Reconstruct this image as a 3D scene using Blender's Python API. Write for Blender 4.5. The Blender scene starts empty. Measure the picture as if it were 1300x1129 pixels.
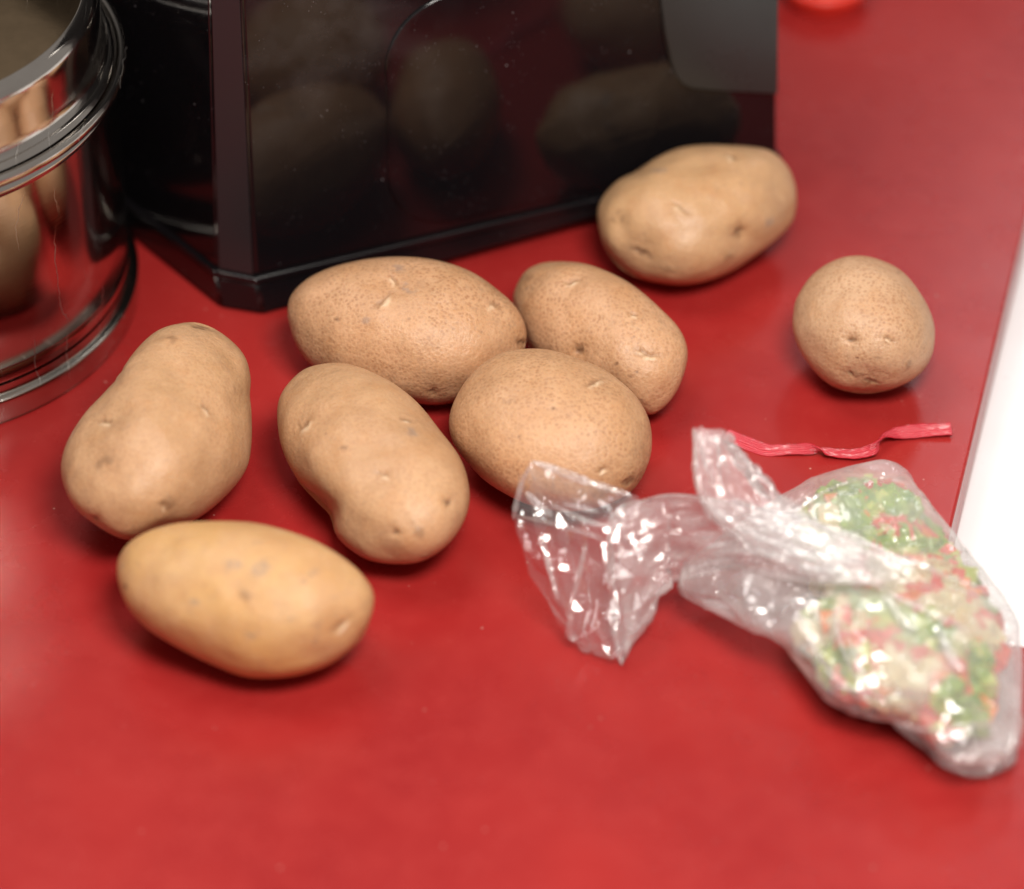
import bpy, bmesh, math, random
import numpy as np
from mathutils import Vector, noise, Matrix

random.seed(7); rng = np.random.default_rng(7)
S = bpy.context.scene
COL = S.collection

# ------------------------------------------------------------------ camera
PITCH = math.radians(40.0); DIST = 2.0; FPX = 5400.0
cp, sp = math.cos(PITCH), math.sin(PITCH)
CAM = np.array([0.0, -cp*DIST, sp*DIST])
RIGHT = np.array([1.0, 0, 0]); UP = np.array([0, sp, cp]); FWD = np.array([0, cp, -sp])
cam = bpy.data.cameras.new('camera'); camo = bpy.data.objects.new('camera', cam); COL.objects.link(camo)
cam.sensor_width = 36; cam.lens = 36*FPX/1300.0
camo.location = CAM; camo.rotation_euler = (math.pi/2-PITCH, 0, 0)
cam.clip_start = 0.05; cam.clip_end = 100
cam.dof.use_dof = True; cam.dof.aperture_fstop = 2.9
S.camera = camo

def ray(x, y):
    return FWD + RIGHT*((x-650)/FPX) + UP*((564.5-y)/FPX)
def gp(x, y, z=0.0):
    """world point seen at photo pixel (x, y) at height z"""
    d = ray(x, y); t = (z-CAM[2])/d[2]
    return CAM + d*t
cam.dof.focus_distance = float(np.dot(gp(640, 530, 0.03)-CAM, FWD))

# ------------------------------------------------------------------ world, lamps, exposure
w = bpy.data.worlds.new("World"); S.world = w; w.use_nodes = True
wn = w.node_tree.nodes; wn['Background'].inputs[0].default_value = (1.0, 0.93, 0.87, 1)
wn['Background'].inputs[1].default_value = 0.28
def area(name, loc, target, sx, sy, power, col=(1, 1, 1)):
    l = bpy.data.lights.new(name, 'AREA'); l.shape = 'RECTANGLE'; l.size = sx; l.size_y = sy
    l.energy = power; l.color = col
    o = bpy.data.objects.new(name, l); COL.objects.link(o); o.location = loc
    o.rotation_euler = (Vector(target)-Vector(loc)).to_track_quat('-Z', 'Y').to_euler()
    return o
area('bounce_flash_lamp', (0.22, -0.72, 1.22), (0.0, -0.02, 0.0), 0.45, 0.36, 24, (1, 0.95, 0.88))
area('ceiling_lamp', (-0.5, 0.25, 1.7), (0, 0, 0), 0.8, 0.8, 13, (1, 0.96, 0.92))
area('window_lamp', (0.62, 1.75, 1.45), (0.25, 0.3, 0), 0.30, 0.42, 3.2, (0.92, 0.95, 1))
S.view_settings.view_transform = 'Standard'; S.view_settings.look = 'None'
S.view_settings.exposure = -0.06; S.view_settings.gamma = 1.0
S.cycles.max_bounces = 12; S.cycles.transparent_max_bounces = 24
S.cycles.caustics_reflective = False; S.cycles.caustics_refractive = False

# ------------------------------------------------------------------ helpers
def link(name, me, mat=None, parent=None):
    o = bpy.data.objects.new(name, me); COL.objects.link(o)
    if mat is not None:
        for m in (mat if isinstance(mat, (list, tuple)) else [mat]): me.materials.append(m)
    if parent: o.parent = parent
    return o
def mesh(name, v, f, smooth=True):
    me = bpy.data.meshes.new(name); me.from_pydata([tuple(map(float, p)) for p in v], [], [tuple(map(int, q)) for q in f]); me.update()
    if smooth: me.polygons.foreach_set('use_smooth', [True]*len(me.polygons))
    return me
def empty(name, loc=(0, 0, 0)):
    o = bpy.data.objects.new(name, None); COL.objects.link(o); o.location = loc; o.empty_display_size = 0.02; return o
def tag(o, label=None, cat=None, group=None, kind=None):
    if label: o['label'] = label
    if cat: o['category'] = cat
    if group: o['group'] = group
    if kind: o['kind'] = kind
    return o
def from_bm(name, bm, mat, parent=None, smooth=False):
    bmesh.ops.recalc_face_normals(bm, faces=bm.faces)
    me = bpy.data.meshes.new(name); bm.to_mesh(me); bm.free()
    if smooth: me.polygons.foreach_set('use_smooth', [True]*len(me.polygons))
    return link(name, me, mat, parent)

class NT:
    def __init__(s, name):
        s.m = bpy.data.materials.new(name); s.m.use_nodes = True
        s.t = s.m.node_tree; s.t.nodes.clear()
        s.out = s.n('ShaderNodeOutputMaterial')
    def n(s, typ, **kw):
        nd = s.t.nodes.new(typ)
        for k, v in kw.items():
            if k.startswith('i_'):
                nd.inputs[k[2:].replace('_', ' ')].default_value = v
            else: setattr(nd, k, v)
        return nd
    def l(s, a, b): s.t.links.new(a, b)
    def noise(s, vec, scale, detail=3, rough=.5):
        nd = s.n('ShaderNodeTexNoise'); nd.inputs['Scale'].default_value = scale
        nd.inputs['Detail'].default_value = detail; nd.inputs['Roughness'].default_value = rough
        s.l(vec, nd.inputs['Vector']); return nd.outputs['Fac']
    def ramp(s, fac, stops):
        nd = s.n('ShaderNodeValToRGB'); e = nd.color_ramp.elements
        while len(e) < len(stops): e.new(0.5)
        for q, (p, c) in zip(e, stops):
            q.position = p; q.color = (c, c, c, 1) if isinstance(c, (int, float)) else (*c, 1)
        s.l(fac, nd.inputs[0]); return nd.outputs['Color']
    def mix(s, fac, a, b, mode='MIX'):
        nd = s.n('ShaderNodeMix', data_type='RGBA', blend_type=mode)
        for v, k in ((fac, 0), (a, 6), (b, 7)):
            if hasattr(v, 'links'): s.l(v, nd.inputs[k])
            elif isinstance(v, (int, float)): nd.inputs[k].default_value = v if k == 0 else (v, v, v, 1)
            else: nd.inputs[k].default_value = (*v, 1)
        return nd.outputs[2]
    def math(s, op, a, b=0.0):
        nd = s.n('ShaderNodeMath', operation=op)
        for v, k in ((a, 0), (b, 1)):
            if hasattr(v, 'links'): s.l(v, nd.inputs[k])
            else: nd.inputs[k].default_value = v
        return nd.outputs[0]
    def bump(s, h, strength, dist, normal=None):
        nd = s.n('ShaderNodeBump'); nd.inputs['Strength'].default_value = strength
        nd.inputs['Distance'].default_value = dist; s.l(h, nd.inputs['Height'])
        if normal: s.l(normal, nd.inputs['Normal'])
        return nd.outputs[0]
    def obj(s): return s.n('ShaderNodeTexCoord').outputs['Object']
    def principled(s, **kw):
        p = s.n('ShaderNodeBsdfPrincipled'); s.l(p.outputs[0], s.out.inputs[0])
        for k, v in kw.items(): s.set(p, k.replace('_', ' '), v)
        return p
    def set(s, p, k, v):
        if hasattr(v, 'links'): s.l(v, p.inputs[k])
        elif isinstance(v, tuple) and len(v) == 3 and p.inputs[k].type == 'RGBA': p.inputs[k].default_value = (*v, 1)
        else: p.inputs[k].default_value = v

# ------------------------------------------------------------------ materials
def mat_counter():
    t = NT('red_laminate'); o = t.obj()
    big = t.noise(o, 7, 3); mid = t.noise(o, 60, 4)
    c = t.mix(t.ramp(big, [(.35, 0), (.65, 1)]), (.292, .015, .015), (.350, .022, .020))
    c = t.mix(t.math('MULTIPLY', t.ramp(mid, [(.4, 0), (.7, 1)]), .25), c, (.40, .036, .032))
    v = t.n('ShaderNodeTexVoronoi'); v.inputs['Scale'].default_value = 130; t.l(o, v.inputs['Vector'])
    sel = t.ramp(t.noise(o, 45, 2), [(.58, 0), (.64, 1)])
    speck = t.math('MULTIPLY', t.ramp(v.outputs['Distance'], [(.045, 1), (.09, 0)]), sel)
    wm = t.ramp(t.noise(o, 240, 5, .7), [(.64, 0), (.70, 1)])
    c = t.mix(t.math('MULTIPLY', wm, .10), c, (.62, .20, .18))
    c = t.mix(t.math('MULTIPLY', speck, .5), c, (.75, .45, .38))
    r = t.ramp(t.noise(o, 18, 5, .6), [(.3, .22), (.7, .31)])
    b = t.bump(t.noise(o, 900, 2), .06, .0004)
    t.principled(Base_Color=c, Roughness=r, Normal=b, Specular_IOR_Level=.34)
    return t.m
def mat_simple(name, col, rough, **kw):
    t = NT(name); o = t.obj()
    r = t.ramp(t.noise(o, 30, 4), [(.3, max(0, rough-.05)), (.7, rough+.05)])
    t.principled(Base_Color=col, Roughness=r, **kw); return t.m
GREY_REFL = tuple(gp(405, 20, .15)-gp(335, 402))
def mat_black(name='black_plastic', rough=.07, dust=1.0):
    t = NT(name); o = t.obj()
    v = t.n('ShaderNodeTexVoronoi'); v.inputs['Scale'].default_value = 130; t.l(o, v.inputs['Vector'])
    sel = t.ramp(t.noise(o, 30, 2), [(.52, 0), (.6, 1)])
    d = t.math('MULTIPLY', t.ramp(v.outputs['Distance'], [(.03, 1), (.075, 0)]), sel)
    v2 = t.n('ShaderNodeTexVoronoi'); v2.inputs['Scale'].default_value = 420; t.l(o, v2.inputs['Vector'])
    sel2 = t.ramp(t.noise(o, 60, 2), [(.5, 0), (.65, 1)])
    d2 = t.math('MULTIPLY', t.math('MULTIPLY', t.ramp(v2.outputs['Distance'], [(.05, 1), (.15, 0)]), sel2), .5)
    d = t.math('MULTIPLY', t.math('MAXIMUM', d, d2), dust)
    gm = t.n('ShaderNodeVectorMath', operation='DISTANCE'); t.l(o, gm.inputs[0]); gm.inputs[1].default_value = GREY_REFL
    refl_ = t.math('MULTIPLY', t.ramp(gm.outputs['Value'], [(.02, 1), (.07, 0)]), t.ramp(t.noise(o, 40, 3), [(.42, 0), (.68, 1)]))
    refl_col = t.mix(t.math('MULTIPLY', refl_, .3 if rough < .1 else 0), (.006, .005, .006), (.085, .078, .08))  # grey room reflection painted into the black as a mottled patch
    c = t.mix(d, refl_col, (.22, .20, .21))
    r = t.math('ADD', t.ramp(t.noise(o, 12, 4), [(.3, rough), (.75, rough+.06)]), t.math('MULTIPLY', d, .4))
    b = t.bump(t.noise(o, 9, 1), .25, .002)
    t.principled(Base_Color=c, Roughness=r, Normal=b, Specular_IOR_Level=.5); return t.m
def mat_steel(nm='scratched_steel', TA=(.68, .64, .60), TB=(.52, .47, .42)):
    t = NT(nm); o = t.obj()
    mp = t.n('ShaderNodeMapping'); mp.inputs['Scale'].default_value = (1, 1, 14); t.l(o, mp.inputs['Vector'])
    streak = t.noise(mp.outputs[0], 60, 4, .7)
    smear = t.noise(o, 14, 5, .65)
    r = t.math('ADD', t.ramp(smear, [(.3, .04), (.75, .15)]), t.math('MULTIPLY', streak, .07))
    c = t.mix(t.ramp(smear, [(.35, 0), (.8, 1)]), TA, TB)
    sc = t.n('ShaderNodeTexWave'); sc.inputs['Scale'].default_value = 22; sc.inputs['Distortion'].default_value = 4; sc.inputs['Detail'].default_value = 5
    t.l(o, sc.inputs['Vector'])
    line = t.math('MULTIPLY', t.ramp(sc.outputs['Fac'], [(.0, 1), (.0025, 0)]), t.ramp(t.noise(o, 20, 2), [(.5, 0), (.6, 1)]))
    c = t.mix(t.math('MULTIPLY', line, .25), c, (.8, .78, .75))
    r = t.math('ADD', r, t.math('MULTIPLY', line, .3))
    b = t.bump(streak, .05, .0006)
    t.principled(Base_Color=c, Metallic=1.0, Roughness=r, Normal=b); return t.m

def mat_potato(name, base, dark, net, yellow=0.0, smooth=.36, seed=0, blotch=0.0):
    t = NT(name)
    mp = t.n('ShaderNodeMapping'); mp.inputs['Location'].default_value = (seed*.37, seed*.21, seed*.13)
    t.l(t.obj(), mp.inputs['Vector']); o = mp.outputs[0]
    big = t.noise(o, 26, 4, .55)
    c = t.mix(t.ramp(big, [(.38, 0), (.62, 1)]), base, dark)
    pt_ = t.ramp(t.noise(o, 15, 5, .65), [(.52, 0), (.66, 1)])
    c = t.mix(t.math('MULTIPLY', pt_, .45), c, (.46, .25, .125))
    if yellow:
        yy = t.ramp(t.noise(o, 18, 3), [(.42, 0), (.62, 1)])
        c = t.mix(t.math('MULTIPLY', yy, yellow), c, (.66, .37, .12))
    warm = t.ramp(t.noise(o, 70, 4, .6), [(.5, 0), (.7, 1)])
    c = t.mix(t.math('MULTIPLY', warm, .35), c, (.53, .25, .10))
    # netted russet skin : distorted voronoi
    dn = t.n('ShaderNodeTexNoise'); dn.inputs['Scale'].default_value = 300; t.l(o, dn.inputs['Vector'])
    ad = t.n('ShaderNodeVectorMath', operation='MULTIPLY_ADD'); t.l(dn.outputs['Color'], ad.inputs[0])
    ad.inputs[1].default_value = (.0016,)*3; t.l(o, ad.inputs[2])
    v = t.n('ShaderNodeTexVoronoi'); v.inputs['Scale'].default_value = 520; t.l(ad.outputs[0], v.inputs['Vector'])
    spots = t.ramp(v.outputs['Distance'], [(.12, 1), (.55, 0)])
    where = t.ramp(t.noise(o, 34, 3), [(.36, .35), (.6, 1)])
    ns = t.math('MULTIPLY', t.math('MULTIPLY', spots, where), net)
    c = t.mix(ns, c, (.34, .155, .07))
    pm = t.ramp(t.noise(o, 150, 4, .6), [(.52, 0), (.72, 1)])
    c = t.mix(t.math('MULTIPLY', pm, .30), c, (.68, .42, .24))
    dm = t.ramp(t.noise(o, 95, 5, .65), [(.5, 0), (.75, 1)])
    c = t.mix(t.math('MULTIPLY', dm, .38), c, (.42, .235, .135))
    fine = t.noise(o, 1300, 3, .7)
    c = t.mix(t.math('MULTIPLY', t.ramp(fine, [(.3, 1), (.55, 0)]), .34), c, (.36, .20, .11))
    fk = t.math('MULTIPLY', t.ramp(t.noise(o, 240, 6, .7), [(.56, 0), (.66, 1)]), t.ramp(t.noise(o, 30, 3), [(.48, 0), (.62, 1)]))
    c = t.mix(t.math('MULTIPLY', fk, .45), c, (.34, .20, .12))
    # a few small pale and dark lenticels
    v2 = t.n('ShaderNodeTexVoronoi'); v2.inputs['Scale'].default_value = 110; t.l(o, v2.inputs['Vector'])
    le = t.math('MULTIPLY', t.ramp(v2.outputs['Distance'], [(.05, 1), (.10, 0)]), t.ramp(t.noise(o, 50, 1), [(.5, 0), (.6, 1)]))
    c = t.mix(t.math('MULTIPLY', le, .45), c, (.22, .11, .06))
    if blotch:
        bl = t.ramp(t.noise(o, 60, 3, .5), [(.66, 0), (.76, 1)])
        c = t.mix(t.math('MULTIPLY', bl, blotch), c, (.20, .16, .14))
    at = t.n('ShaderNodeAttribute'); at.attribute_name = 'marks'
    sep = t.n('ShaderNodeSeparateColor'); t.l(at.outputs['Color'], sep.inputs[0])
    c = t.mix(sep.outputs[1], c, (.17, .085, .045))
    c = t.mix(sep.outputs[0], c, (.72, .52, .34))
    c = t.mix(sep.outputs[2], c, (.22, .18, .17))
    b = t.bump(t.noise(o, 900, 3, .65), .42, .0007)
    b = t.bump(v.outputs['Distance'], .28*net+.04, .0006, b)
    b = t.bump(t.noise(o, 110, 4, .6), .38, .002, b)
    r = t.ramp(t.noise(o, 90, 3), [(.3, smooth), (.7, smooth+.16)])
    p = t.principled(Base_Color=c, Roughness=r, Normal=b, Specular_IOR_Level=.45)
    p.inputs['Subsurface Weight'].default_value = .10; p.inputs['Subsurface Radius'].default_value = (1, .45, .2)
    p.inputs['Subsurface Scale'].default_value = .004
    return t.m

def mat_film(name, milk, rough=.10, wr=1.0):
    t = NT(name); o = t.obj()
    # crinkle relief
    n1 = t.n('ShaderNodeTexNoise'); n1.inputs['Scale'].default_value = 36; n1.inputs['Detail'].default_value = 3; n1.inputs['Distortion'].default_value = 1.2
    t.l(o, n1.inputs['Vector'])
    v = t.n('ShaderNodeTexVoronoi'); v.feature = 'DISTANCE_TO_EDGE'; v.inputs['Scale'].default_value = 70
    ad = t.n('ShaderNodeVectorMath', operation='MULTIPLY_ADD'); t.l(n1.outputs['Color'], ad.inputs[0]); ad.inputs[1].default_value = (.02,)*3; t.l(o, ad.inputs[2])
    t.l(ad.outputs[0], v.inputs['Vector'])
    b = t.bump(n1.outputs['Fac'], .6*wr, .010)
    b = t.bump(v.outputs['Distance'], .3*wr, .004, b)
    lw = t.n('ShaderNodeLayerWeight'); lw.inputs['Blend'].default_value = .35; t.l(b, lw.inputs['Normal'])
    tr = t.n('ShaderNodeBsdfTransparent'); tr.inputs[0].default_value = (1, .995, .995, 1)
    df = t.n('ShaderNodeBsdfDiffuse'); df.inputs[0].default_value = (1.0, .98, .98, 1); t.l(b, df.inputs['Normal'])
    tl = t.n('ShaderNodeBsdfTranslucent'); tl.inputs[0].default_value = (1.0, .98, .98, 1); t.l(b, tl.inputs['Normal'])
    gl = t.n('ShaderNodeBsdfGlossy'); gl.inputs[0].default_value = (1, 1, 1, 1); gl.inputs['Roughness'].default_value = rough; t.l(b, gl.inputs['Normal'])
    m1 = t.n('ShaderNodeMixShader'); m1.inputs[0].default_value = .35; t.l(df.outputs[0], m1.inputs[1]); t.l(tl.outputs[0], m1.inputs[2])
    f1 = t.math('ADD', milk, t.math('MULTIPLY', t.math('POWER', lw.outputs['Facing'], 2.0), .30))
    f1 = t.math('MINIMUM', t.math('MULTIPLY', f1, t.ramp(t.noise(o, 40, 3), [(.3, .6), (.7, 1.4)])), .85)
    m2 = t.n('ShaderNodeMixShader'); t.l(f1, m2.inputs[0]); t.l(tr.outputs[0], m2.inputs[1]); t.l(m1.outputs[0], m2.inputs[2])
    f2 = t.math('ADD', .10, t.math('MULTIPLY', t.math('POWER', lw.outputs['Facing'], 3.0), .45))
    m3 = t.n('ShaderNodeMixShader'); t.l(f2, m3.inputs[0]); t.l(m2.outputs[0], m3.inputs[1]); t.l(gl.outputs[0], m3.inputs[2])
    t.l(m3.outputs[0], t.out.inputs[0])
    return t.m

M_red = mat_counter()
M_white = mat_simple('white_enamel', (.86, .86, .87), .3)
M_black = mat_black(rough=.055); M_blacktrim = mat_black('black_trim_plastic', .16, .7)
M_steel = mat_steel(); M_lidtop = mat_steel('warm_reflection_steel', (.46, .33, .20), (.24, .17, .10))  # lid top: warm reflection painted in as a brown steel tint
M_dish = mat_simple('red_dish_plastic', (.78, .05, .03), .3)

# ------------------------------------------------------------------ counter and the white surface beside it
TH = 0.030
e0 = gp(1300, 287); e1 = gp(1215, 640)
ed = (e1-e0); ed /= np.linalg.norm(ed)
far = e0 - ed*0.9                     # edge carried on beyond the frame
cor = gp(1176, 800)                   # inner corner, under the bag
t_ = np.dot(cor-e0, ed); cor = e0 + ed*t_
perp = np.array([-ed[1], ed[0], 0]);  perp = perp if perp[0] > 0 else -perp
pr = cor + perp*0.9
poly = [far, cor, pr, np.array([1.0, -0.7, 0]), np.array([-0.9, -0.7, 0]), np.array([-0.9, far[1], 0])]
bm = bmesh.new()
vs = [bm.verts.new((p[0], p[1], 0)) for p in poly]
f = bm.faces.new(vs)
r = bmesh.ops.extrude_face_region(bm, geom=[f])
for v in r['geom']:
    if isinstance(v, bmesh.types.BMVert): v.co.z = -TH
bm.normal_update()
edges = [e for e in bm.edges if all(abs(v.co.z) < 1e-6 for v in e.verts)]
bmesh.ops.bevel(bm, geom=edges, offset=.0014, segments=4, profile=.5, affect='EDGES')
counter = from_bm('countertop', bm, M_red); tag(counter, kind='structure')
bm = bmesh.new()
cx, cy = (e0+e1)[:2]/2
q = [far+perp*-.02+ed*-.1, cor-perp*.02+ed*.02, pr+ed*.02, far+perp*.9-ed*.1]
vs = [bm.verts.new((p[0], p[1], -TH)) for p in q]
f = bm.faces.new(vs); r = bmesh.ops.extrude_face_region(bm, geom=[f])
for v in r['geom']:
    if isinstance(v, bmesh.types.BMVert): v.co.z = -TH-.02
white = from_bm('white_worktop', bm, M_white); white.location.z = -.0005; tag(white, kind='structure')

# ------------------------------------------------------------------ lathe
def lathe(name, prof, c, mat, parent, seg=192, smooth=True):
    v, f = [], []
    n = len(prof)
    for i in range(seg):
        a = 2*math.pi*i/seg
        for (r_, z) in prof: v.append((c[0]+r_*math.cos(a), c[1]+r_*math.sin(a), c[2]+z))
    for i in range(seg):
        j = (i+1) % seg
        for k in range(n-1): f.append((i*n+k, j*n+k, j*n+k+1, i*n+k+1))
    me = mesh(name, v, f, smooth)
    o = link(name, me, mat, parent)
    return o
def smooth_prof(pts, n=6, corner=()):
    """Catmull-Rom through the points"""
    P = [np.array(p, float) for p in pts]; out = []
    for i in range(len(P)-1):
        p0 = P[max(i-1, 0)]; p1 = P[i]; p2 = P[i+1]; p3 = P[min(i+2, len(P)-1)]
        for k in range(n):
            t = k/n
            out.append(.5*((2*p1)+(-p0+p2)*t+(2*p0-5*p1+4*p2-p3)*t*t+(-p0+3*p1-3*p2+p3)*t**3))
    out.append(P[-1]); return out

# ------------------------------------------------------------------ steel pot with its lid
PC = gp(-116, 376); PX = np.linalg.norm(gp(-114, 369)-gp(-113, 369))   # metres per pixel there
pot = empty('steel_pot', (0, 0, 0))
pot.location = (PC[0], PC[1], 0)
tag(pot, 'shiny stainless steel pot with stepped rim at the left edge, reflecting potatoes', 'pot')
k = PX
Rb = 293*k
prof = [(0, .001), (Rb-.012, .001), (Rb-.0015, .0012), (Rb-.0004, .003), (Rb, .008), (Rb, .0125), (Rb-.0006, .0142), (Rb-.0022, .0150), (Rb-.0036, .0158), (Rb-.0040, .020)]
base_ring = lathe('base_ring', smooth_prof(prof, 4), (0, 0, 0), M_steel, pot)
Rw = Rb-.0042
prof = [(Rw, .0215), (Rw, .0285), (Rw-.0005, .0290), (Rw, .0295), (Rw, .06), (Rw-.0003, .10), (Rw-.0005, .128)]
wall = lathe('pot_wall', prof, (0, 0, 0), M_steel, pot)
Rr = 297*k
prof = [(Rw-.0006, .126), (Rw+.0015, .130), (Rr-.006, .1335), (Rr-.001, .136), (Rr, .139), (Rr-.0012, .1415), (Rr-.0035, .1415), (Rr-.005, .1395), (Rr-.0075, .139)]
rim = lathe('rim', smooth_prof(prof, 5), (0, 0, 0), M_steel, pot)
lid = empty('pot_lid', (0, 0, 0)); lid.location = (PC[0], PC[1], 0)
tag(lid, 'tall flat-topped steel lid sitting in the rim of the shiny pot', 'lid')
Rl = 269*k
prof = [(Rr-.0050, .1415), (Rr-.0065, .1435), (Rr-.0085, .1440), (Rr-.0100, .1425), (Rl+.0035, .1430), (Rl+.0012, .1455), (Rl+.0002, .149), (Rl, .153), (Rl, .160)]
fl = lathe('flange', smooth_prof(prof, 5), (0, 0, 0), M_steel, lid)
prof = [(Rl, .159), (Rl-.0003, .1715), (Rl-.0012, .1758), (Rl-.0030, .1783), (Rl-.0050, .1794), (Rl-.0064, .1796), (Rl-.0070, .1794)]
lathe('lid_edge', smooth_prof(prof, 5), (0, 0, 0), M_steel, lid)
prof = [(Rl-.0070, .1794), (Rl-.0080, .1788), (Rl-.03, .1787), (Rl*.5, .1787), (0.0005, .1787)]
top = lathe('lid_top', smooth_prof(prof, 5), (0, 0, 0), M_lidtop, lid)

# ------------------------------------------------------------------ black appliance
ap = empty('black_appliance', tuple(gp(335, 402)))
tag(ap, 'glossy black plastic kitchen appliance with chamfered corner and wide base behind the potatoes', 'appliance')
AL = np.array(ap.location)
ZL = 0.0225
lip = [gp(158, 252, ZL), gp(273, 342, ZL), gp(325, 352, ZL), gp(500, 311, ZL), gp(780, 245, ZL), gp(990, 197, ZL)]
bot = [gp(163, 280, 0), gp(281, 393, 0), gp(335, 402, 0), gp(554, 330, 0), gp(746, 275, 0), gp(988, 215, 0)]
fd = lip[5]-lip[2]; fd /= np.linalg.norm(fd); bk = np.array([-fd[1], fd[0], 0])
# extend side and close at the back
sd = lip[0]-lip[1]; sd[2] = 0; sd /= np.linalg.norm(sd)
D = .23
backL = lip[1]+sd*D*1.02; backR = lip[5]+bk*D
def ring(pts, z): return [np.array([p[0], p[1], z]) for p in pts]
lipP = [backL, lip[1], lip[2], lip[5], backR]
cen = sum(lipP)/len(lipP)
def inset(pts, d):
    n = len(pts); out = []
    for i in range(n):
        a, b, c = pts[i-1], pts[i], pts[(i+1) % n]
        e1_ = (b-a)[:2]; e1_ = e1_/np.linalg.norm(e1_); e2_ = (c-b)[:2]; e2_ = e2_/np.linalg.norm(e2_)
        n1 = np.array([-e1_[1], e1_[0]]); n2 = np.array([-e2_[1], e2_[0]])
        A = np.array([n1, n2]); rhs = np.array([np.dot(n1, b[:2])+d, np.dot(n2, b[:2])+d])
        s_ = np.linalg.solve(A, rhs); out.append(np.array([s_[0], s_[1], b[2]]))
    return out
# orientation check (want counter-clockwise)
area2 = sum(lipP[i-1][0]*lipP[i][1]-lipP[i][0]*lipP[i-1][1] for i in range(5))
if area2 < 0: raise RuntimeError('orientation')
def loft(name, rings, mat, parent, cap=True, bevel=0.0, seg=3):
    bm = bmesh.new(); L = []
    for rg in rings: L.append([bm.verts.new(tuple(p-AL)) for p in rg])
    n = len(rings[0])
    for a, b in zip(L[:-1], L[1:]):
        for i in range(n): bm.faces.new((a[i], a[(i+1) % n], b[(i+1) % n], b[i]))
    if cap:
        bm.faces.new(L[0][::-1]); bm.faces.new(L[-1])
    bmesh.ops.recalc_face_normals(bm, faces=bm.faces)
    if bevel: bmesh.ops.bevel(bm, geom=list(bm.edges), offset=bevel, segments=seg, affect='EDGES', clamp_overlap=True)
    o = from_bm(name, bm, mat, parent, smooth=False)
    for p in o.data.polygons: p.use_smooth = p.area < 2e-5
    return o
botP = [bot[1]+sd*D*1.0, bot[1], bot[2], bot[5], bot[5]+bk*D*.9]
botP[0] = backL*1.0
loft('base', [ring(botP, .0012), ring(lipP, ZL-.0045)], M_blacktrim, ap, bevel=.0012)
loft('base_lip', [ring(inset(lipP, -.0012), ZL-.0045), ring(inset(lipP, -.0008), ZL)], M_blacktrim, ap, bevel=.0009)
body_lo = inset(lipP, .0012)
body_hi = inset(lipP, .010)
loft('body', [ring(body_lo, ZL+.0002), ring(body_hi, .27), ring(inset(lipP, .03), .30)], M_black, ap, bevel=.0022)
# slightly proud panels, added to imitate curved grey reflections on the front face
def facept(u, z, off):
    """point on front face: u metres along from the chamfer corner"""
    a = body_lo[2]; k_ = (z-ZL)/(.27-ZL); a2 = body_hi[2]
    p = a+(a2-a)*k_ + fd*u; p = np.array([p[0], p[1], z]); return p - bk*off
def panel(name, outline, off, mat):
    bm = bmesh.new()
    top_ = [bm.verts.new(tuple(facept(u, z, off)-AL)) for u, z in outline]
    lo_ = [bm.verts.new(tuple(facept(u, z, -.002)-AL)) for u, z in outline]
    fc = bm.faces.new(top_); n = len(outline)
    for i in range(n): bm.faces.new((top_[i], lo_[i], lo_[(i+1) % n], top_[(i+1) % n]))
    bmesh.ops.recalc_face_normals(bm, faces=bm.faces)
    ee = [e for e in bm.edges if e.verts[0] in top_ and e.verts[1] in top_]
    bmesh.ops.bevel(bm, geom=ee, offset=.0006, segments=3, affect='EDGES')
    o = from_bm(name, bm, mat, ap, smooth=False)
    for p in o.data.polygons: p.use_smooth = p.area < 1e-5
    return o
def rounded(u0, u1, z0, z1, r, n=10):
    out = []
    for cx_, cz_, a0 in ((u1-r, z1-r, 0), (u0+r, z1-r, 90), (u0+r, z0+r, 180), (u1-r, z0+r, 270)):
        for i in range(n+1):
            a = math.radians(a0+90*i/n); out.append((cx_+r*math.cos(a), cz_+r*math.sin(a)))
    return out

M_greyrefl = mat_simple('painted_grey_reflection', (.020, .021, .020), .30)  # grey of a reflection, put into the base colour
def uz(x, y):
    """along-face distance and height of the face point seen at a photo pixel"""
    d = ray(x, y); a = body_lo[2]; n_ = bk
    k_ = np.dot(a-CAM, n_)/np.dot(d, n_); p = CAM+d*k_
    return float(np.dot(p-a, fd)), float(p[2])
u0, _ = uz(489, 80); u1, _ = uz(838, 60); _, zt = uz(600, -6)
M_strip = mat_simple('black_satin_trim', (.024, .021, .023), .24)
def strip():
    a0, a1 = body_lo[1], body_lo[2]; b0, b1 = body_hi[1], body_hi[2]
    nn_ = np.cross(a1-a0, np.array([0, 0, 1.0])); nn_ /= np.linalg.norm(nn_)
    e_ = (a1-a0)/np.linalg.norm(a1-a0)*.0016
    rows_ = []
    for (p0, p1, z) in ((a0, a1, ZL+.0006), (a0+(b0-a0)*.995, a1+(b1-a1)*.995, .268)):
        q0 = np.array([p0[0], p0[1], z])+e_; q1 = np.array([p1[0], p1[1], z])-e_
        rows_.append([q0-nn_*.001, q1-nn_*.001, q1+nn_*.0006, q0+nn_*.0006])
    bm = bmesh.new(); L = [[bm.verts.new(tuple(p-AL)) for p in r_] for r_ in rows_]
    for i in range(4): bm.faces.new((L[0][i], L[0][(i+1) % 4], L[1][(i+1) % 4], L[1][i]))
    bm.faces.new(L[0][::-1]); bm.faces.new(L[1])
    from_bm('corner_strip', bm, M_strip, ap)
strip()
panel('arch_reflection_panel', rounded(u0, u1, ZL+.006, zt, .034), .0014, M_black)  # added arch, its outline follows the edge of a reflection
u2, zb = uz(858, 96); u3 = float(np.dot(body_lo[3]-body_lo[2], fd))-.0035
go = [uz(*p) for p in ((986, -25), (833, -25), (841, 40), (850, 80), (856, 97), (864, 107), (876, 112), (900, 114), (960, 117), (985, 118))]
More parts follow.
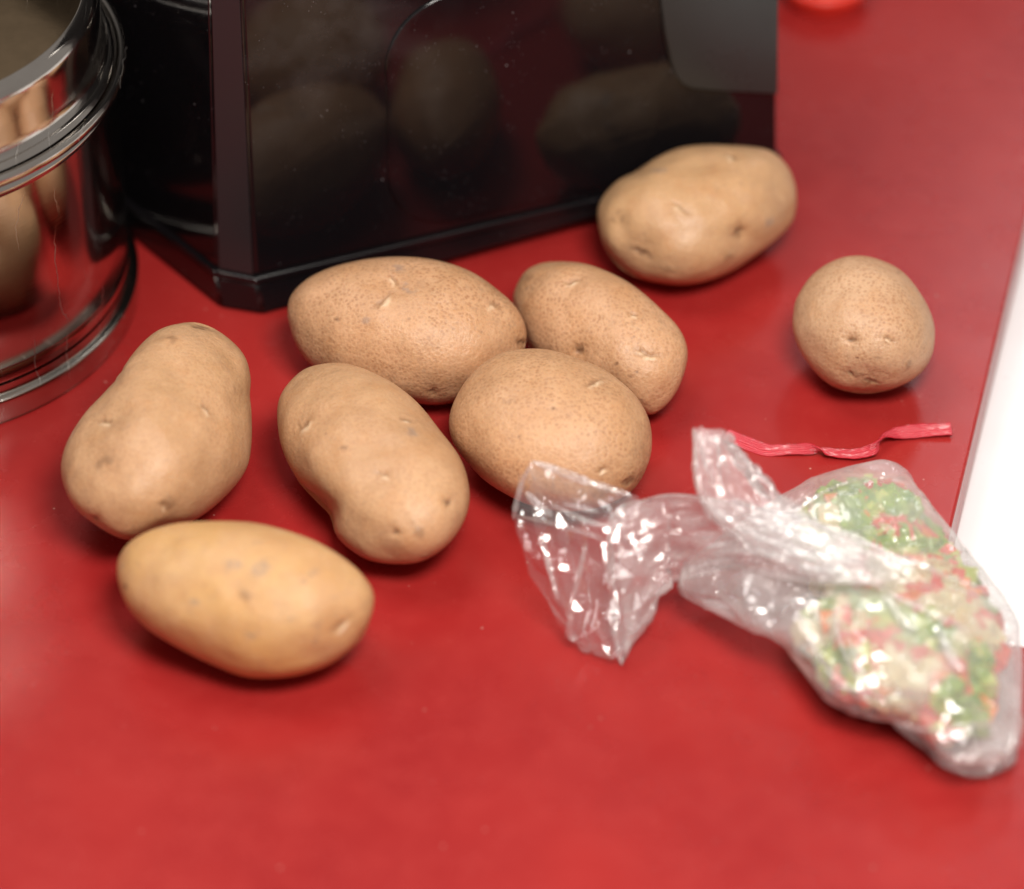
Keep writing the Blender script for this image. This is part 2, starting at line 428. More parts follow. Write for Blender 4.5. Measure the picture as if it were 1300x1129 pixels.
go = [(min(u, u3+.0022), z) for u, z in go]
panel('grey_reflection_panel', go, .0030, M_greyrefl)  # added panel in place of a grey reflection at the right end

# ------------------------------------------------------------------ red dish at the top edge
dc = gp(1046, -3)
dish = empty('red_dish', (dc[0], dc[1], 0)); tag(dish, 'bright red round dish cut off by the top edge of the picture', 'dish')
Rd = 66*PX
lathe('dish_body', smooth_prof([(0, .0005), (Rd*.7, .0005), (Rd*.8, .002), (Rd*.97, .010), (Rd, .0125), (Rd-.001, .014), (Rd-.003, .0135), (Rd*.8, .006), (Rd*.7, .004), (0.0002, .004)], 4), (0, 0, 0), M_dish, dish)

# ------------------------------------------------------------------ potatoes
def ico(sub):
    bm = bmesh.new(); bmesh.ops.create_icosphere(bm, subdivisions=sub, radius=1)
    v = np.array([x.co[:] for x in bm.verts]); f = [[q.index for q in p.verts] for p in bm.faces]; bm.free()
    return v, f
ICO_V, ICO_F = ico(7)
ROT = np.array(Matrix.Rotation(.3, 3, 'X') @ Matrix.Rotation(.5, 3, 'Y'))
ICO_V = ICO_V @ ROT.T

def periodic_r(out, c, ths, sm=1.5):
    """outline radius as smooth function of the angle"""
    P = np.array(out, float)-c
    # densify
    Q = []
    n = len(P)
    for i in range(n):
        p0, p1, p2, p3 = P[i-1], P[i], P[(i+1) % n], P[(i+2) % n]
        for t in np.linspace(0, 1, 12, endpoint=False):
            Q.append(.5*((2*p1)+(-p0+p2)*t+(2*p0-5*p1+4*p2-p3)*t*t+(-p0+3*p1-3*p2+p3)*t**3))
    Q = np.array(Q); th = np.arctan2(Q[:, 1], Q[:, 0]); r_ = np.hypot(Q[:, 0], Q[:, 1])
    o = np.argsort(th); th = th[o]; r_ = r_[o]
    g = np.linspace(-math.pi, math.pi, 720, endpoint=False)
    rg = np.interp(g, np.concatenate([th-2*math.pi, th, th+2*math.pi]), np.concatenate([r_, r_, r_]))
    kx = np.arange(-20, 21); ker = np.exp(-.5*(kx/(sm*2))**2); ker /= ker.sum()
    rg = np.convolve(np.concatenate([rg[-20:], rg, rg[:20]]), ker, 'valid')
    return np.interp(ths, np.concatenate([g-2*math.pi, g, g+2*math.pi]), np.concatenate([rg, rg, rg]))

def moments(out):
    P = np.array(out, float); n = len(P); A = 0; C = np.zeros(2); 
    x, y = P[:, 0], P[:, 1]; x2, y2 = np.roll(x, -1), np.roll(y, -1); cr = x*y2-x2*y
    A = cr.sum()/2; C = np.array([((x+x2)*cr).sum(), ((y+y2)*cr).sum()])/(6*A)
    x, y, x2, y2 = x-C[0], y-C[1], x2-C[0], y2-C[1]; cr = x*y2-x2*y
    sxx = ((x*x+x*x2+x2*x2)*cr).sum()/(12*A); syy = ((y*y+y*y2+y2*y2)*cr).sum()/(12*A)
    sxy = ((x*y2+2*x*y+2*x2*y2+x2*y)*cr).sum()/(24*A)
    return C, np.array([[sxx, sxy], [sxy, syy]])*4

def noise3(P, scale, seed):
    off = Vector((seed*3.1, seed*1.7, seed*5.3))
    return np.array([noise.noise(Vector(p)*scale+off) for p in P])

def body_from_outline(out, cpx, V=ICO_V, power=2.0):
    """solid lying on the counter whose outline seen from the camera is the traced one.
    cpx: half height of the solid above the counter (photo pixels)"""
    C, Sm = moments(out)
    # pixel y is down -> v up
    Suu, Suv, Svv = Sm[0, 0], -Sm[0, 1], Sm[1, 1]
    cot = cp/sp; c2 = cpx*cpx
    s = np.array([Suv*cot, (Svv-c2)*cot]); m = s[1]*cot+c2
    Sg = np.array([[Suu, Suv], [Suv, Svv]]); ab = np.linalg.solve(Sg, s); g2 = m-np.dot(s, ab)
    gam = math.sqrt(max(g2, 100))
    th = np.arctan2(-V[:, 1], V[:, 0])              # angle in pixel space (y down)
    sphi = np.hypot(V[:, 0], V[:, 1])
    rr = periodic_r(out, C, th)
    d = np.stack([np.cos(th), np.sin(th)]); Si = np.linalg.inv(Sm)
    re = 1/np.sqrt(np.einsum('in,ij,jn->n', d, Si, d))
    wgt = sphi**power
    r_ = (re*(1-wgt)+rr*wgt)*sphi
    px, py = C[0]+r_*np.cos(th), C[1]+r_*np.sin(th)
    u, v = px-C[0], -(py-C[1])
    wd = ab[0]*u+ab[1]*v+gam*V[:, 2]*-1             # depth away from camera, +V.z faces camera
    # centre
    mpp = DIST/FPX
    for _ in range(4):
        cen_ = gp(C[0], C[1], cpx*mpp); mpp = np.dot(cen_-CAM, FWD)/FPX
    P = cen_ + (RIGHT[None]*u[:, None]+UP[None]*v[:, None]+FWD[None]*wd[:, None])*mpp
    front = V[:, 2] > 0
    return P, px, py, front, cen_, mpp, C

def vnormals(P, F):
    F = np.array(F); n = np.cross(P[F[:, 1]]-P[F[:, 0]], P[F[:, 2]]-P[F[:, 0]])
    N = np.zeros_like(P)
    for k in range(3): np.add.at(N, F[:, k], n)
    return N/np.linalg.norm(N, axis=1)[:, None]

POT_LIST = []
def potato(out, cpx, mat, label, eyes=(), dents=(), seed=1, lump=1.0):
    P, px, py, front, cen_, mpp, C = body_from_outline(out, cpx)
    N = vnormals(P, ICO_F)
    if np.mean(np.einsum('ij,ij->i', N, P-cen_)) < 0: N = -N
    facing = -(N @ FWD)
    fl_ = np.clip(facing*1.6, 0, 1)                  # keep the outline as traced, lump the rest
    q = P-cen_
    n1 = noise3(q, 28, seed); n2 = noise3(q, 75, seed+9)
    disp = (n1*.0034+n2*.0011)*lump*np.where(facing > 0, fl_, np.clip(-facing*1.6, 0, 1))
    marks = np.zeros((len(P), 4)); marks[:, 3] = 1
    for (x, y, rad, dep) in dents:                   # broad hollows and swellings
        g = np.exp(-((px-x)**2+(py-y)**2)/(2*rad*rad))*(facing > -.1)
        disp -= g*dep*mpp
    WX = noise3(q, 330, seed+31); WY = noise3(q, 330, seed+47)
    for (x, y, L, W, ang, kind) in eyes:
        a = math.radians(ang)
        dx, dy = px-x, py-y
        eu = dx*math.cos(a)+dy*math.sin(a); ev = -dx*math.sin(a)+dy*math.cos(a)
        eu = eu+WX*min(L, 8)*.8; ev = ev+WY*min(W, 6)*.8
        d2 = (eu/L)**2+(ev/W)**2
        g = np.exp(-d2*1.2)*(facing > -.05)
        hollow = np.exp(-(eu**2+ev**2*1.6)/(2*(L*1.35)**2))*(facing > -.05)
        if kind == 'slit':                           # pale scabby slit under a brow
            disp -= hollow*2.0*mpp; disp += g*1.3*mpp
            disp -= np.exp(-((eu/(L*1.1))**2+((ev+W*1.5)/(W*.9))**2))*(facing > 0)*2.2*mpp
            marks[:, 0] = np.maximum(marks[:, 0], np.clip(g*1.5-.35, 0, 1)*.8)
            br = np.exp(-((eu/(L*1.15))**2+((ev+W*1.5)/(W*.8))**2))*(facing > 0)
            marks[:, 1] = np.maximum(marks[:, 1], br*.55)
        elif kind == 'pit':                          # dark pit
            disp -= hollow*2.6*mpp+g*2.0*mpp
            marks[:, 1] = np.maximum(marks[:, 1], np.clip(g*1.1, 0, .75)); marks[:, 0] *= (1-g)
        elif kind == 'scab':
            disp += g*.9*mpp
            marks[:, 1] = np.maximum(marks[:, 1], np.clip(g*np.clip(.6+WX*1.6, 0, 1), 0, .45))
        elif kind == 'speck':
            g = g**2.2*(.5+.5*math.sin(x*1.7))
            marks[:, 1] = np.maximum(marks[:, 1], np.clip(g*1.2, 0, .85)); disp -= g*.6*mpp
        elif kind == 'bruise':
            marks[:, 2] = np.maximum(marks[:, 2], np.clip(g*np.clip(.7+WY*1.6, 0, 1), 0, .4))
    P = P+N*disp[:, None]
    zmin = P[:, 2].min(); P[:, 2] -= zmin
    # settle: flatten the very bottom a hair
    low = P[:, 2] < .0006; P[low, 2] = .0003+P[low, 2]*.5
    base = np.array([cen_[0], cen_[1], 0])
    F = ICO_F
    me = mesh('potato', P-base, F)
    ca = me.color_attributes.new('marks', 'FLOAT_COLOR', 'POINT'); ca.data.foreach_set('color', marks.ravel())
    o = link('potato', me, mat); o.location = base
    tag(o, label, 'potato', 'loose potatoes on the red counter')
    POT_LIST.append(o); return o

PT = mat_potato
b_, d_ = (.62, .35, .195), (.54, .295, .155)
m1 = PT('potato_skin_smooth', (.60, .35, .19), (.52, .30, .155), .40, seed=1)
m2 = PT('potato_skin_yellow', (.62, .37, .17), (.56, .31, .14), .06, yellow=.6, smooth=.40, seed=2, blotch=.5)
m3 = PT('potato_skin_netted', b_, d_, .85, seed=3)
m4 = PT('potato_skin_fine', (.59, .345, .185), (.52, .295, .155), .38, seed=4)
m5 = PT('potato_skin_russet', (.61, .345, .185), (.53, .29, .15), .80, seed=5)
m6 = PT('potato_skin_netted_light', b_, d_, .85, seed=6)
m7 = PT('potato_skin_back', (.62, .37, .20), (.53, .31, .165), .15, yellow=.12, smooth=.30, seed=7)
m8 = PT('potato_skin_pocked', (.60, .37, .22), (.54, .315, .18), .70, seed=8)

potato([(230,409),(195,420),(168,446),(142,486),(111,526),(91,562),(84,593),(89,621),(104,646),(133,670),(173,687),(213,674),(252,661),(288,632),(312,599),(318,566),(317,526),(314,504),(314,482),(306,455),(283,429),(257,413)],
       98, m1, 'peanut-waisted potato between the steel pot and the yellowish front potato',
       eyes=[(142,541,8,3.2,4,'slit'),(268,526,8,3,50,'slit'),(301,497,7,4,60,'scab'),(215,645,4,4,0,'slit'),(222,636,10,7,0,'scab'),(133,657,6,3.5,20,'pit'),(146,480,8,3,-20,'slit'),(217,433,10,4,0,'scab'),(250,414,12,3,10,'pit'),(96,624,5,4,0,'speck'),(150,590,14,9,0,'scab')],
       dents=[(225,478,34,5),(140,500,26,2),(200,585,45,-5)], seed=11)
potato([(146,730),(153,703),(177,683),(213,670),(252,666),(310,666),(354,674),(399,690),(443,717),(469,743),(476,765),(469,796),(452,823),(421,845),(385,858),(350,863),(310,861),(266,845),(221,823),(186,801),(159,770)],
       88, m2, 'smooth yellowish potato with grey blotches, nearest the camera at lower left',
       eyes=[(337,723,13,8,-30,'bruise'),(374,783,6,5,0,'bruise'),(325,805,7,6,0,'bruise'),(443,800,13,4,-45,'slit'),(228,708,6,4,0,'speck'),(318,757,12,5,60,'scab'),(163,748,5,4,0,'speck'),(252,765,6,4,0,'bruise'),(302,716,7,5,0,'bruise'),(390,740,5,3,0,'speck')],
       dents=[(330,740,40,3),(440,800,18,4)], seed=12, lump=.7)
potato([(365,392),(370,373),(392,352),(426,337),(472,327),(515,325),(557,331),(599,346),(634,369),(657,392),(668,419),(665,446),(645,478),(604,503),(560,514),(526,512),(470,503),(420,482),(392,461),(376,438),(367,412)],
       86, m3, 'large oval potato with netted skin touching the black appliance base',
       eyes=[(492,386,13,4,-48,'slit'),(518,365,8,5,30,'bruise'),(499,357,6,2.5,50,'slit'),(626,392,7,4,30,'slit'),(549,500,5,3,0,'pit'),(468,410,5,4,0,'bruise'),(505,340,8,4,0,'bruise'),(664,437,4,6,0,'pit'),(430,408,4,3,0,'speck')],
       dents=[(500,375,30,3),(625,395,20,3)], seed=13, lump=.8)
potato([(349,527),(351,504),(363,483),(384,465),(415,458),(442,460),(468,469),(503,488),(534,515),(561,548),(584,581),(595,615),(595,642),(584,669),(565,692),(538,708),(507,712),(472,708),(445,694),(426,677),(417,654),(403,640),(380,615),(363,585),(353,558)],
       84, m4, 'long bean-shaped potato with a notch on its left side, in the middle of the group',
       eyes=[(389,542,12,4,-45,'slit'),(518,534,8,2.6,12,'slit'),(524,548,8,5,20,'bruise'),(490,602,8,3,10,'slit'),(570,636,5,3.5,0,'pit'),(505,671,4,3,0,'pit'),(534,670,9,5,50,'scab'),(543,700,8,3,-10,'scab'),(408,645,12,4,60,'scab'),(440,568,6,3,0,'speck')],
       dents=[(405,640,26,9),(480,560,38,5),(380,520,24,-2),(520,630,40,-3)], seed=14)
potato([(652,369),(665,342),(685,331),(708,328),(738,331),(769,342),(804,362),(842,396),(862,419),(871,445),(867,472),(855,500),(838,519),(820,526),(790,512),(757,496),(712,474),(676,446),(660,412),(653,390)],
       72, m6, 'potato with scabby slits wedged behind the round middle potato, right of the largest one',
       eyes=[(725,361,9,3,-15,'slit'),(804,402,6,3,0,'slit'),(730,446,6,5,0,'pit'),(822,456,12,3.5,5,'slit'),(811,449,7,3,20,'slit'),(672,352,7,4,0,'scab'),(800,478,5,3,0,'speck'),(822,457,3,2,0,'speck'),(781,463,4,3,0,'speck'),(806,472,4,3,30,'speck')],
       dents=[(730,430,28,5),(700,352,22,3)], seed=16, lump=.8)
potato([(570,546),(572,523),(584,496),(603,471),(630,452),(657,445),(695,445),(734,456),(772,473),(803,500),(822,531),(827,562),(822,592),(807,619),(785,636),(750,648),(712,651),(676,644),(645,631),(615,612),(592,588),(577,568)],
       84, m5, 'roundish russet potato half covered by the clear mouth of the plastic bag',
       eyes=[(757,490,12,3.4,-22,'slit'),(765,604,7,3,-20,'slit'),(799,615,12,4,-35,'pit'),(658,557,4,3,0,'speck'),(700,520,4,3,0,'speck'),(762,628,14,4,-10,'scab'),(735,470,5,3,0,'speck')],
       dents=[(740,500,30,3),(700,580,30,3)], seed=15, lump=.8)
potato([(758,269),(767,250),(785,231),(808,219),(831,202),(862,188),(896,184),(927,185),(954,187),(981,194),(1000,212),(1011,238),(1012,262),(1006,285),(985,308),(954,331),(927,348),(896,360),(858,365),(815,358),(787,344),(767,319),(759,292)],
       76, m7, 'shiny potato with deep eyes beside the right end of the black appliance',
       eyes=[(785,284,10,8,0,'scab'),(806,328,16,4,25,'pit'),(938,302,6,8,20,'pit'),(975,288,5,7,20,'bruise'),(850,345,16,4,5,'scab'),(922,330,7,5,0,'scab'),(858,275,9,3,40,'slit'),(924,206,7,3,40,'slit'),(812,216,8,4,-30,'scab'),(835,222,8,4,0,'bruise')],
       dents=[(800,330,20,6),(938,302,14,4),(860,240,30,4),(830,290,26,-4),(783,286,10,5)], seed=17)
potato([(1008,400),(1013,381),(1031,354),(1058,335),(1085,328),(1115,332),(1146,348),(1169,377),(1183,408),(1185,435),(1178,462),(1160,484),(1130,499),(1095,504),(1060,497),(1035,478),(1016,450),(1007,424)],
       76, m8, 'small round potato standing apart on the right above the red twist tie',
       eyes=[(1073,437,4,3,0,'pit'),(1105,460,8,3,10,'speck'),(1084,485,16,4,8,'scab'),(1100,495,12,3,0,'pit'),(1146,470,4,8,30,'scab'),(1071,483,6,2.5,30,'pit'),(1140,350,4,3,0,'speck'),(1080,462,3,2,0,'speck'),(1120,440,6,2,20,'slit')],
       dents=[(1095,480,26,4),(1073,437,12,3)], seed=18, lump=.7)

# ------------------------------------------------------------------ twist tie
def mat_tie():
    t = NT('red_foil_paper')
    uv = t.n('ShaderNodeUVMap'); sep = t.n('ShaderNodeSeparateXYZ'); t.l(uv.outputs[0], sep.inputs[0])
    st = t.math('SINE', t.math('MULTIPLY', sep.outputs[1], 44.0))
    c = t.mix(t.ramp(st, [(.0, 0), (.9, 1)]), (.60, .02, .04), (.86, .14, .17))
    t.principled(Base_Color=c, Roughness=.22, Specular_IOR_Level=.9, Normal=t.bump(st, .6, .0006)); return t.m
tie_pts = [(921,551,12,.003,0),(946,562,13,.0015,0),(971,571,13,.0012,0),(990,571,13,.0014,0),(1006,570,12,.002,0),(1026,570,11,.003,25),(1038,572,11,.0035,90),(1046,573,11,.003,155),(1062,576,10,.0022,180),
           (1084,577,11,.0022,180),(1100,574,11,.003,180),(1110,569,11,.0045,215),(1116,561,10,.005,270),(1123,554,11,.004,325),(1137,550,13,.003,350),(1155,548,14,.0028,360),(1173,546,15,.0026,360),(1190,545,15,.0026,360),(1208,544,15,.0028,360)]
def catmull(P, n):
    P = np.array(P, float); out = []
    for i in range(len(P)-1):
        p0, p1, p2, p3 = P[max(i-1, 0)], P[i], P[i+1], P[min(i+2, len(P)-1)]
        for k_ in range(n):
            t = k_/n; out.append(.5*((2*p1)+(-p0+p2)*t+(2*p0-5*p1+4*p2-p3)*t*t+(-p0+3*p1-3*p2+p3)*t**3))
    out.append(P[-1]); return np.array(out)
Q = catmull(tie_pts, 8); V_, F_ = [], []
W3 = np.array([gp(x, y, z) for x, y, _, z, _ in Q]); NW = 13
UVs = []
for i in range(len(Q)):
    tn = W3[min(i+1, len(Q)-1)]-W3[max(i-1, 0)]; tn /= np.linalg.norm(tn)
    side = np.cross(np.array([0, 0, 1.0]), tn); side /= np.linalg.norm(side); upv = np.cross(tn, side)
    a = math.radians(Q[i, 4]+7*math.sin(i*.17)+12); hw = Q[i, 2]*.5*PX*(1.02+.34*abs(math.cos(a)))
    sd_ = side*math.cos(a)+upv*math.sin(a); nn = np.cross(tn, sd_)
    for j in range(NW):
        s_ = -1+2*j/(NW-1)
        rib = .00035*math.exp(-(s_/.22)**2)+.00012*math.sin(i*.9+j)
        p = W3[i]+sd_*hw*s_+nn*rib
        p[2] = max(p[2], .0004); V_.append(p); UVs.append((i/len(Q), j/(NW-1)))
for i in range(len(Q)-1):
    for j in range(NW-1): F_.append((i*NW+j, (i+1)*NW+j, (i+1)*NW+j+1, i*NW+j+1))
base = gp(1065, 575); me = mesh('twist_tie', np.array(V_)-base, F_)
uvl = me.uv_layers.new(name='UVMap')
for l_ in me.loops: uvl.data[l_.index].uv = UVs[l_.vertex_index]
tie = link('twist_tie', me, mat_tie()); tie.location = base
so = tie.modifiers.new('thickness', 'SOLIDIFY'); so.thickness = .0006
tag(tie, 'kinked shiny red plastic twist tie lying between round potato and bag', 'twist tie')

# ------------------------------------------------------------------ plastic bag with diced vegetables
bagc = gp(1110, 800)
bag = empty('plastic_bag', (bagc[0], bagc[1], 0))
tag(bag, 'crumpled clear plastic bag of chopped red and green vegetables, untied, lying at right', 'bag')
film = mat_film('clear_film', .26, .10, 1.0); film_m = mat_film('bunched_film', .20, .17, .9)
film_c = mat_film('clear_film_mouth', .06, .10, .35)
pouch_out = [(872,742),(900,700),(950,660),(1010,625),(1060,602),(1120,586),(1142,585),(1165,600),(1215,655),(1260,712),(1298,775),(1303,830),(1298,890),(1289,950),(1267,974),(1225,982),(1190,973),(1140,938),(1090,915),(1040,880),(1003,838),(985,812),(930,792),(888,768)]
V6, F6 = ico(6); V6 = V6 @ ROT.T
V6 = V6+rng.normal(0, .003, V6.shape); V6 /= np.linalg.norm(V6, axis=1)[:, None]
CB = 68
pouch_out = [(x-(14 if x > 1180 else 0), y-(24 if y > 930 else 10 if y > 880 else 0)) for x, y in pouch_out]
P, px, py, fr, cen_, mpp, Cc = body_from_outline(pouch_out, CB, V6, 1.3)
N = vnormals(P, F6)

if np.mean(np.einsum('ij,ij->i', N, P-cen_)) < 0: N = -N
def worley(P, K, lo, hi, seed, aniso=None):
    r2 = np.random.default_rng(seed); sd2 = r2.uniform(lo, hi, (K, 3))
    A = P if aniso is None else P @ aniso; B = sd2 if aniso is None else sd2 @ aniso
    f1 = np.full(len(P), 1e9); f2 = np.full(len(P), 1e9)
    for b2 in B:
        d = np.linalg.norm(A-b2, axis=1); m_ = d < f1
        f2 = np.where(m_, f1, np.minimum(f2, d)); f1 = np.where(m_, d, f1)
    return f1, f2
lo, hi = P.min(0)-.01, P.max(0)+.01
f1, f2 = worley(P, 160, lo, hi, 3); g1, g2 = worley(P, 700, lo, hi, 4)
h1, h2 = worley(P, 60, lo, hi, 9)
disp = (f1-.014)*.42+(g1-.008)*.30+(h1-.022)*.20
facing = np.abs(N @ FWD)
disp *= np.clip(facing*2.2, .15, 1)
Pf = P+N*disp[:, None]
# lies on the counter: flatten the underside
zc = .0012
Pf[:, 2] = np.where(Pf[:, 2] < .010, zc+np.maximum(Pf[:, 2]-0, 0)*.9*((Pf[:, 2]+.0)/.010).clip(0, 1), Pf[:, 2])
bl = np.array(bag.location)
pouch = link('pouch', mesh('pouch', Pf-bl, F6), film, bag)
me = pouch.data

def sleeve(name, st, mat, nth=120, per=14, pleats=7, seed=5, bulge=None, amp=.0022, tw=1.0, open_end=True, arc=(0, 2*math.pi), facets=False):
    """st rows: ax, ay, az, bx, by, bz, half thickness, pleat scale"""
    Q = catmull(st, per); n = len(Q); V_, F_ = [], []
    rows = []
    mids = np.array([(gp(q[0], q[1], q[2])+gp(q[3], q[4], q[5]))/2 for q in Q])
    for i, q in enumerate(Q):
        A_, B_ = gp(q[0], q[1], q[2]), gp(q[3], q[4], q[5]); U = (B_-A_)/2
        tn = mids[min(i+1, n-1)]-mids[max(i-1, 0)]; tn /= np.linalg.norm(tn)
        nn = np.cross(tn, U); nn /= np.linalg.norm(nn)
        if nn[2] < 0: nn = -nn
        s_ = i/(n-1)
        for j in range(nth):
            a = arc[0]+(arc[1]-arc[0])*j/nth
            c_, s2 = math.cos(a), math.sin(a)
            u_ = -c_
            # ridged pleats running along the sleeve
            x1 = noise.noise(Vector((math.cos(a)*pleats*.33, math.sin(a)*pleats*.33, s_*2.2*tw+seed)))
            x2 = noise.noise(Vector((math.cos(a)*pleats*.8, math.sin(a)*pleats*.8, s_*3.5*tw+seed*2)))
            x3 = noise.noise(Vector((math.cos(a)*pleats*1.5, math.sin(a)*pleats*1.5, s_*7*tw+seed*3)))
            rd = (1-abs(x1)*3.2)*.9+(1-abs(x2)*3.2)*.55+(1-abs(x3)*3)*.25-1.0
            p = mids[i]+U*u_*(1-.03*abs(x2)*4)+nn*(s2*q[6]+rd*amp*q[7]*(1 if s2 >= 0 else .6))
            if bulge and s_ > .55:
                kk = (s_-.55)/.45; p = p+tn*bulge*kk*kk*(s2 if s2 > 0 else s2*.9+0)*1.0*(1-u_*u_*.3) if False else p+tn*bulge*kk*kk*(1-u_*u_)
            p = p + nn*0
            if facets: p = p+np.array([noise.noise(Vector((j*.9, i*.9, seed+q_))) for q_ in (0, 7, 13)])*.0035
            p[2] = max(p[2], .0015)
            V_.append(p)
    for i in range(n-1):
        for j in range(nth):
            j2 = (j+1) % nth
            A4 = (i*nth+j, (i+1)*nth+j, (i+1)*nth+j2, i*nth+j2)
            if facets:
                if (i*7+j*3) % 5 < 3: F_ += [(A4[0], A4[1], A4[2]), (A4[0], A4[2], A4[3])]
                else: F_ += [(A4[0], A4[1], A4[3]), (A4[1], A4[2], A4[3])]
            else: F_.append(A4)
    return link(name, mesh(name, np.array(V_)-bl, F_, smooth=not facets), mat, bag)
# bunched neck then the flattened tail up to the open mouth
neck = [(1120,742,.052, 1165,715,.054, .003, .5),(1045,738,.052, 1100,688,.058, .007, .9),(980,730,.048, 1035,664,.062, .012, 1.2),(925,722,.038, 972,645,.062, .013, 1.3),
        (880,736,.024, 905,632,.058, .012, 1.3),(852,744,.014, 850,628,.054, .012, 1.2),(828,775,.010, 820,632,.054, .012, 1.0),(806,815,.006, 797,636,.054, .010, .9),(790,846,.003, 775,655,.050, .007, .7)]
sleeve('neck', neck, film_m, seed=5, pleats=4.5, nth=96, per=8, amp=.0036, tw=1.4)
tail = [(812,775,.010, 812,632,.055, .012, 1.2),(786,836,.006, 780,622,.056, .011, 1.1),(752,832,.004, 742,607,.058, .012, 1.0),(738,826,.004, 705,594,.058, .012, .9),(724,812,.004, 672,583,.060, .010, .8)]
sleeve('mouth', tail, film_c, seed=8, pleats=5, bulge=.012, amp=.0030, tw=.6, nth=26, per=5, facets=True)
flap = [(1050,735,.050, 1105,690,.054, .003, .6),(975,705,.054, 1050,668,.058, .005, 1.1),(915,668,.062, 1000,634,.064, .006, 1.6),(884,622,.072, 962,592,.070, .006, 1.6),(884,580,.080, 936,565,.076, .005, 1.2),(879,544,.085, 926,550,.080, .003, .8)]
sleeve('flap', flap, film_m, seed=13, pleats=4, amp=.0034, nth=80, per=8, tw=1.3)

# crisp creases of the film: narrow rolled folds
film_f = mat_film('folded_film', .16, .14, 1.0)
FV, FF = [], []
def fold(pts, wpx, onpouch=False, seed=1):
    """narrow flattened tube of doubled film through (px, py, z) points"""
    if onpouch:
        fi = np.where(fr)[0]; nn_ = []
        for (x, y) in catmull(pts, 4):
            i = fi[np.argmin((px[fi]-x)**2+(py[fi]-y)**2)]; nn_.append(Pf[i]+N[i]*.0022)
        W_ = np.array(nn_)
        W_[1:-1] = (W_[:-2]+W_[1:-1]+W_[2:])/3
    else: W_ = np.array([gp(*p) for p in catmull(pts, 6)])
    n = len(W_); K = 8; off = len(FV)
    for i in range(n):
        tn = W_[min(i+1, n-1)]-W_[max(i-1, 0)]; tn /= np.linalg.norm(tn)
        sd_ = np.cross(tn, FWD); sd_ /= np.linalg.norm(sd_); up_ = np.cross(sd_, tn)
        e_ = math.sin(math.pi*(i+.4)/(n-.2))**.6
        hw = wpx*(.28 if onpouch else .36)*PX*e_*(1+.45*noise.noise(Vector((i*.7, seed*3.3, 0)))); ht = hw*.35
        tilt = .5*noise.noise(Vector((i*.35, seed*1.7, 4)))
        a1 = sd_*math.cos(tilt)+up_*math.sin(tilt); a2 = up_*math.cos(tilt)-sd_*math.sin(tilt)
        for j in range(K):
            a = 2*math.pi*j/K; FV.append(W_[i]+a1*hw*math.cos(a)+a2*ht*math.sin(a))
    for i in range(n-1):
        for j in range(K): FF.append((off+i*K+j, off+(i+1)*K+j, off+(i+1)*K+(j+1) % K, off+i*K+(j+1) % K))
fold([(676,586,.064),(700,594,.064),(730,606,.063),(765,618,.061),(803,630,.058)], 13, seed=1)
fold([(674,590,.062),(662,615,.050),(654,645,.040),(652,660,.034)], 9, seed=2)
fold([(668,625,.052),(682,640,.050),(700,655,.050)], 14, seed=3)
fold([(652,655,.036),(690,662,.048),(740,676,.056),(780,690,.056)], 5, seed=4)
fold([(688,680,.050),(696,715,.040),(708,762,.026)], 8, seed=5)
fold([(744,690,.052),(734,735,.038),(722,785,.018)], 7, seed=6)
fold([(700,640,.054),(745,662,.058),(790,672,.058)], 7, seed=7)
fold([(728,780,.022),(722,800,.012),(730,815,.006)], 12, seed=8)
fold([(715,640,.056),(760,650,.058)], 8, seed=9)
fold([(1075,700),(1130,708),(1190,722),(1250,742)], 13, True, 10)
fold([(1090,735),(1150,765),(1215,800)], 11, True, 11)
fold([(1050,765),(1062,820),(1090,880)], 10, True, 12)
fold([(1005,770),(1020,815),(1060,860)], 9, True, 13)
fold([(1180,790),(1190,830),(1200,850)], 22, True, 14)
fold([(1110,760),(1128,775),(1150,795)], 18, True, 15)
fold([(960,690),(1010,655),(1090,625)], 8, True, 16)
fold([(1120,905),(1180,915),(1255,905)], 9, True, 17)
fold([(1275,860),(1268,910),(1250,950)], 10, True, 18)
fold([(1065,800),(1080,840),(1085,860)], 12, True, 19)
fold([(1190,950),(1230,930),(1275,935)], 12, True, 20)
link('creases', mesh('creases', np.array(FV)-bl, FF), film_f, bag)['kind'] = 'stuff'

fin = [(1105,895,.016, 1285,810,.020, .010, .5),(1138,925,.010, 1290,865,.014, .008, .9),(1172,953,.006, 1291,910,.009, .006, 1.1),(1200,975,.004, 1293,943,.006, .004, .9),(1228,986,.003, 1290,966,.004, .003, .6),(1252,986,.003, 1284,972,.003, .002, .4)]
sleeve('corner_flap', fin, film, seed=21, pleats=4, nth=64, per=7, amp=.0022)

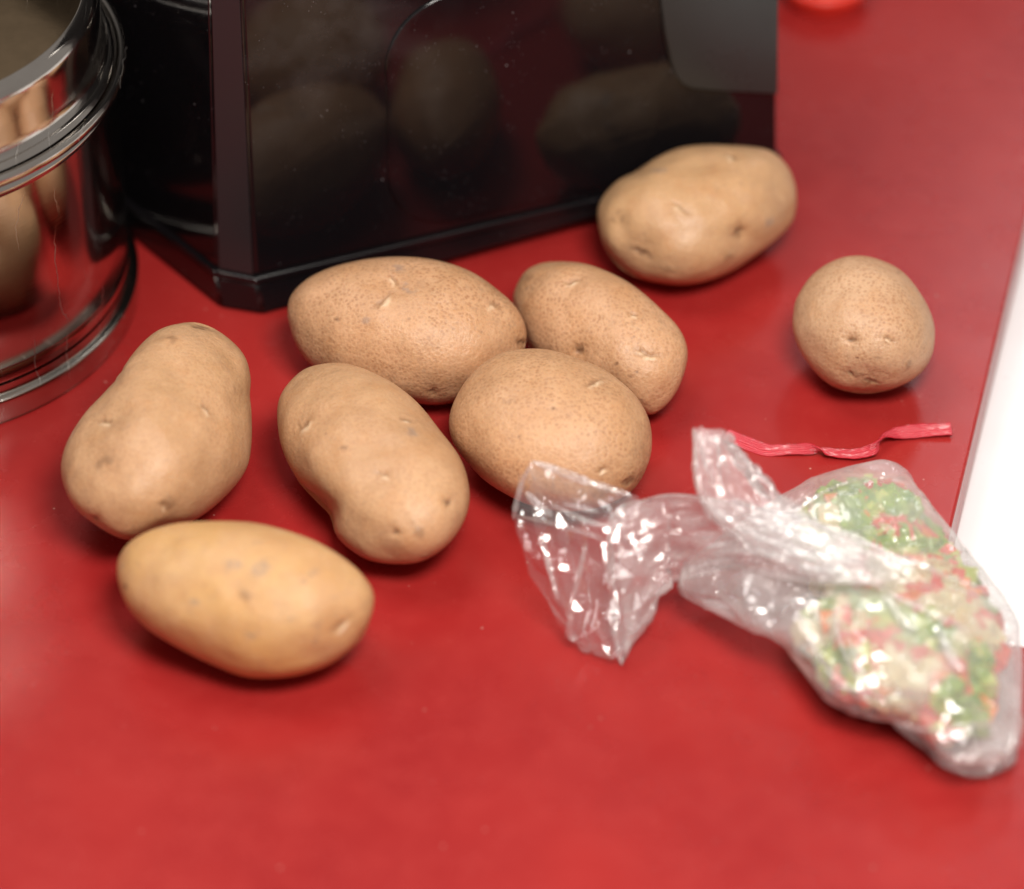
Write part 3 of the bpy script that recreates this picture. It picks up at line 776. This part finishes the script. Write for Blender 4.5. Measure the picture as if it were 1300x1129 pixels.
# chopped vegetables: one uncountable mass of small pieces
def veg_mats():
    def vm(name, c1, c2):
        t = NT(name); o = t.obj(); c = t.mix(t.ramp(t.noise(o, 160, 3), [(.35, 0), (.65, 1)]), c1, c2)
        p = t.principled(Base_Color=c, Roughness=.35); p.inputs['Subsurface Weight'].default_value = .15; p.inputs['Subsurface Scale'].default_value = .003
        return t.m
    return [vm('red_pepper', (.56, .045, .03), (.66, .12, .07)), vm('green_pepper', (.12, .24, .035), (.30, .40, .05)), vm('celery', (.34, .42, .07), (.50, .52, .14)),
            vm('onion', (.62, .48, .28), (.62, .56, .34)), vm('orange_pepper', (.75, .17, .02), (.70, .25, .05))]
vm_ = veg_mats()
bm = bmesh.new()
C3 = cen_
from mathutils.kdtree import KDTree
kd = KDTree(len(Pf))
for i_, p_ in enumerate(Pf): kd.insert(Vector(p_), i_)
kd.balance()
r3 = random.Random(5)
sub = V6[r3.sample(range(len(V6)), 4200)] if False else None
idx = [r3.randrange(len(P)) for _ in range(2600)]
cnt = 0
for n_, i in enumerate(idx):
    fac = r3.uniform(.45, .84)
    pt = C3+(Pf[i]-C3)*fac
    # keep clear of the empty skirt near the neck corner
    if pt[2] < .009 or px[i] < 985+60*r3.random(): continue
    
    reg = noise.noise(Vector(pt)*48+Vector((3, 1, 2)))*1.3+r3.uniform(-.22, .22)+(.12 if py[i] > 700 else -.14)
    mi = 1 if reg < -.12 else 2 if reg < .04 else 0 if reg < .34 else 3
    if r3.random() < .06: mi = 4
    if px[i] < 1040 and r3.random() < .6: mi = 2 if r3.random() < .5 else 3
    a, b, c = [r3.uniform(.0042, .0085) for _ in range(3)]
    if r3.random() < .4: a *= 1.7; c *= .55
    room = kd.find(Vector(pt))[2]-.0006
    need = math.sqrt(a*a+b*b+c*c)
    if need > room:
        k_ = room/need
        if k_ < .50: continue
        a *= k_; b *= k_; c *= k_
    M = Matrix.Translation(Vector(pt)-Vector(bl)) @ Matrix.Rotation(r3.uniform(0, 6.28), 4, Vector((r3.gauss(0, 1), r3.gauss(0, 1), r3.gauss(0, 1))).normalized()) @ Matrix.Diagonal((a, b, c, 1))
    co = []
    for sx in (-1, 1):
        for sy in (-1, 1):
            for sz in (-1, 1):
                co.append(bm.verts.new(M @ Vector((sx*r3.uniform(.75, 1.1), sy*r3.uniform(.75, 1.1), sz*r3.uniform(.75, 1.1)))))
    for q in ((0, 1, 3, 2), (4, 6, 7, 5), (0, 4, 5, 1), (2, 3, 7, 6), (0, 2, 6, 4), (1, 5, 7, 3)):
        f = bm.faces.new([co[k_] for k_ in q]); f.material_index = mi
    cnt += 1
veg = from_bm('chopped_vegetables', bm, vm_)
veg.location = bl
tag(veg, 'chopped red, orange and green vegetables seen through the clear plastic bag', 'vegetables', kind='stuff')
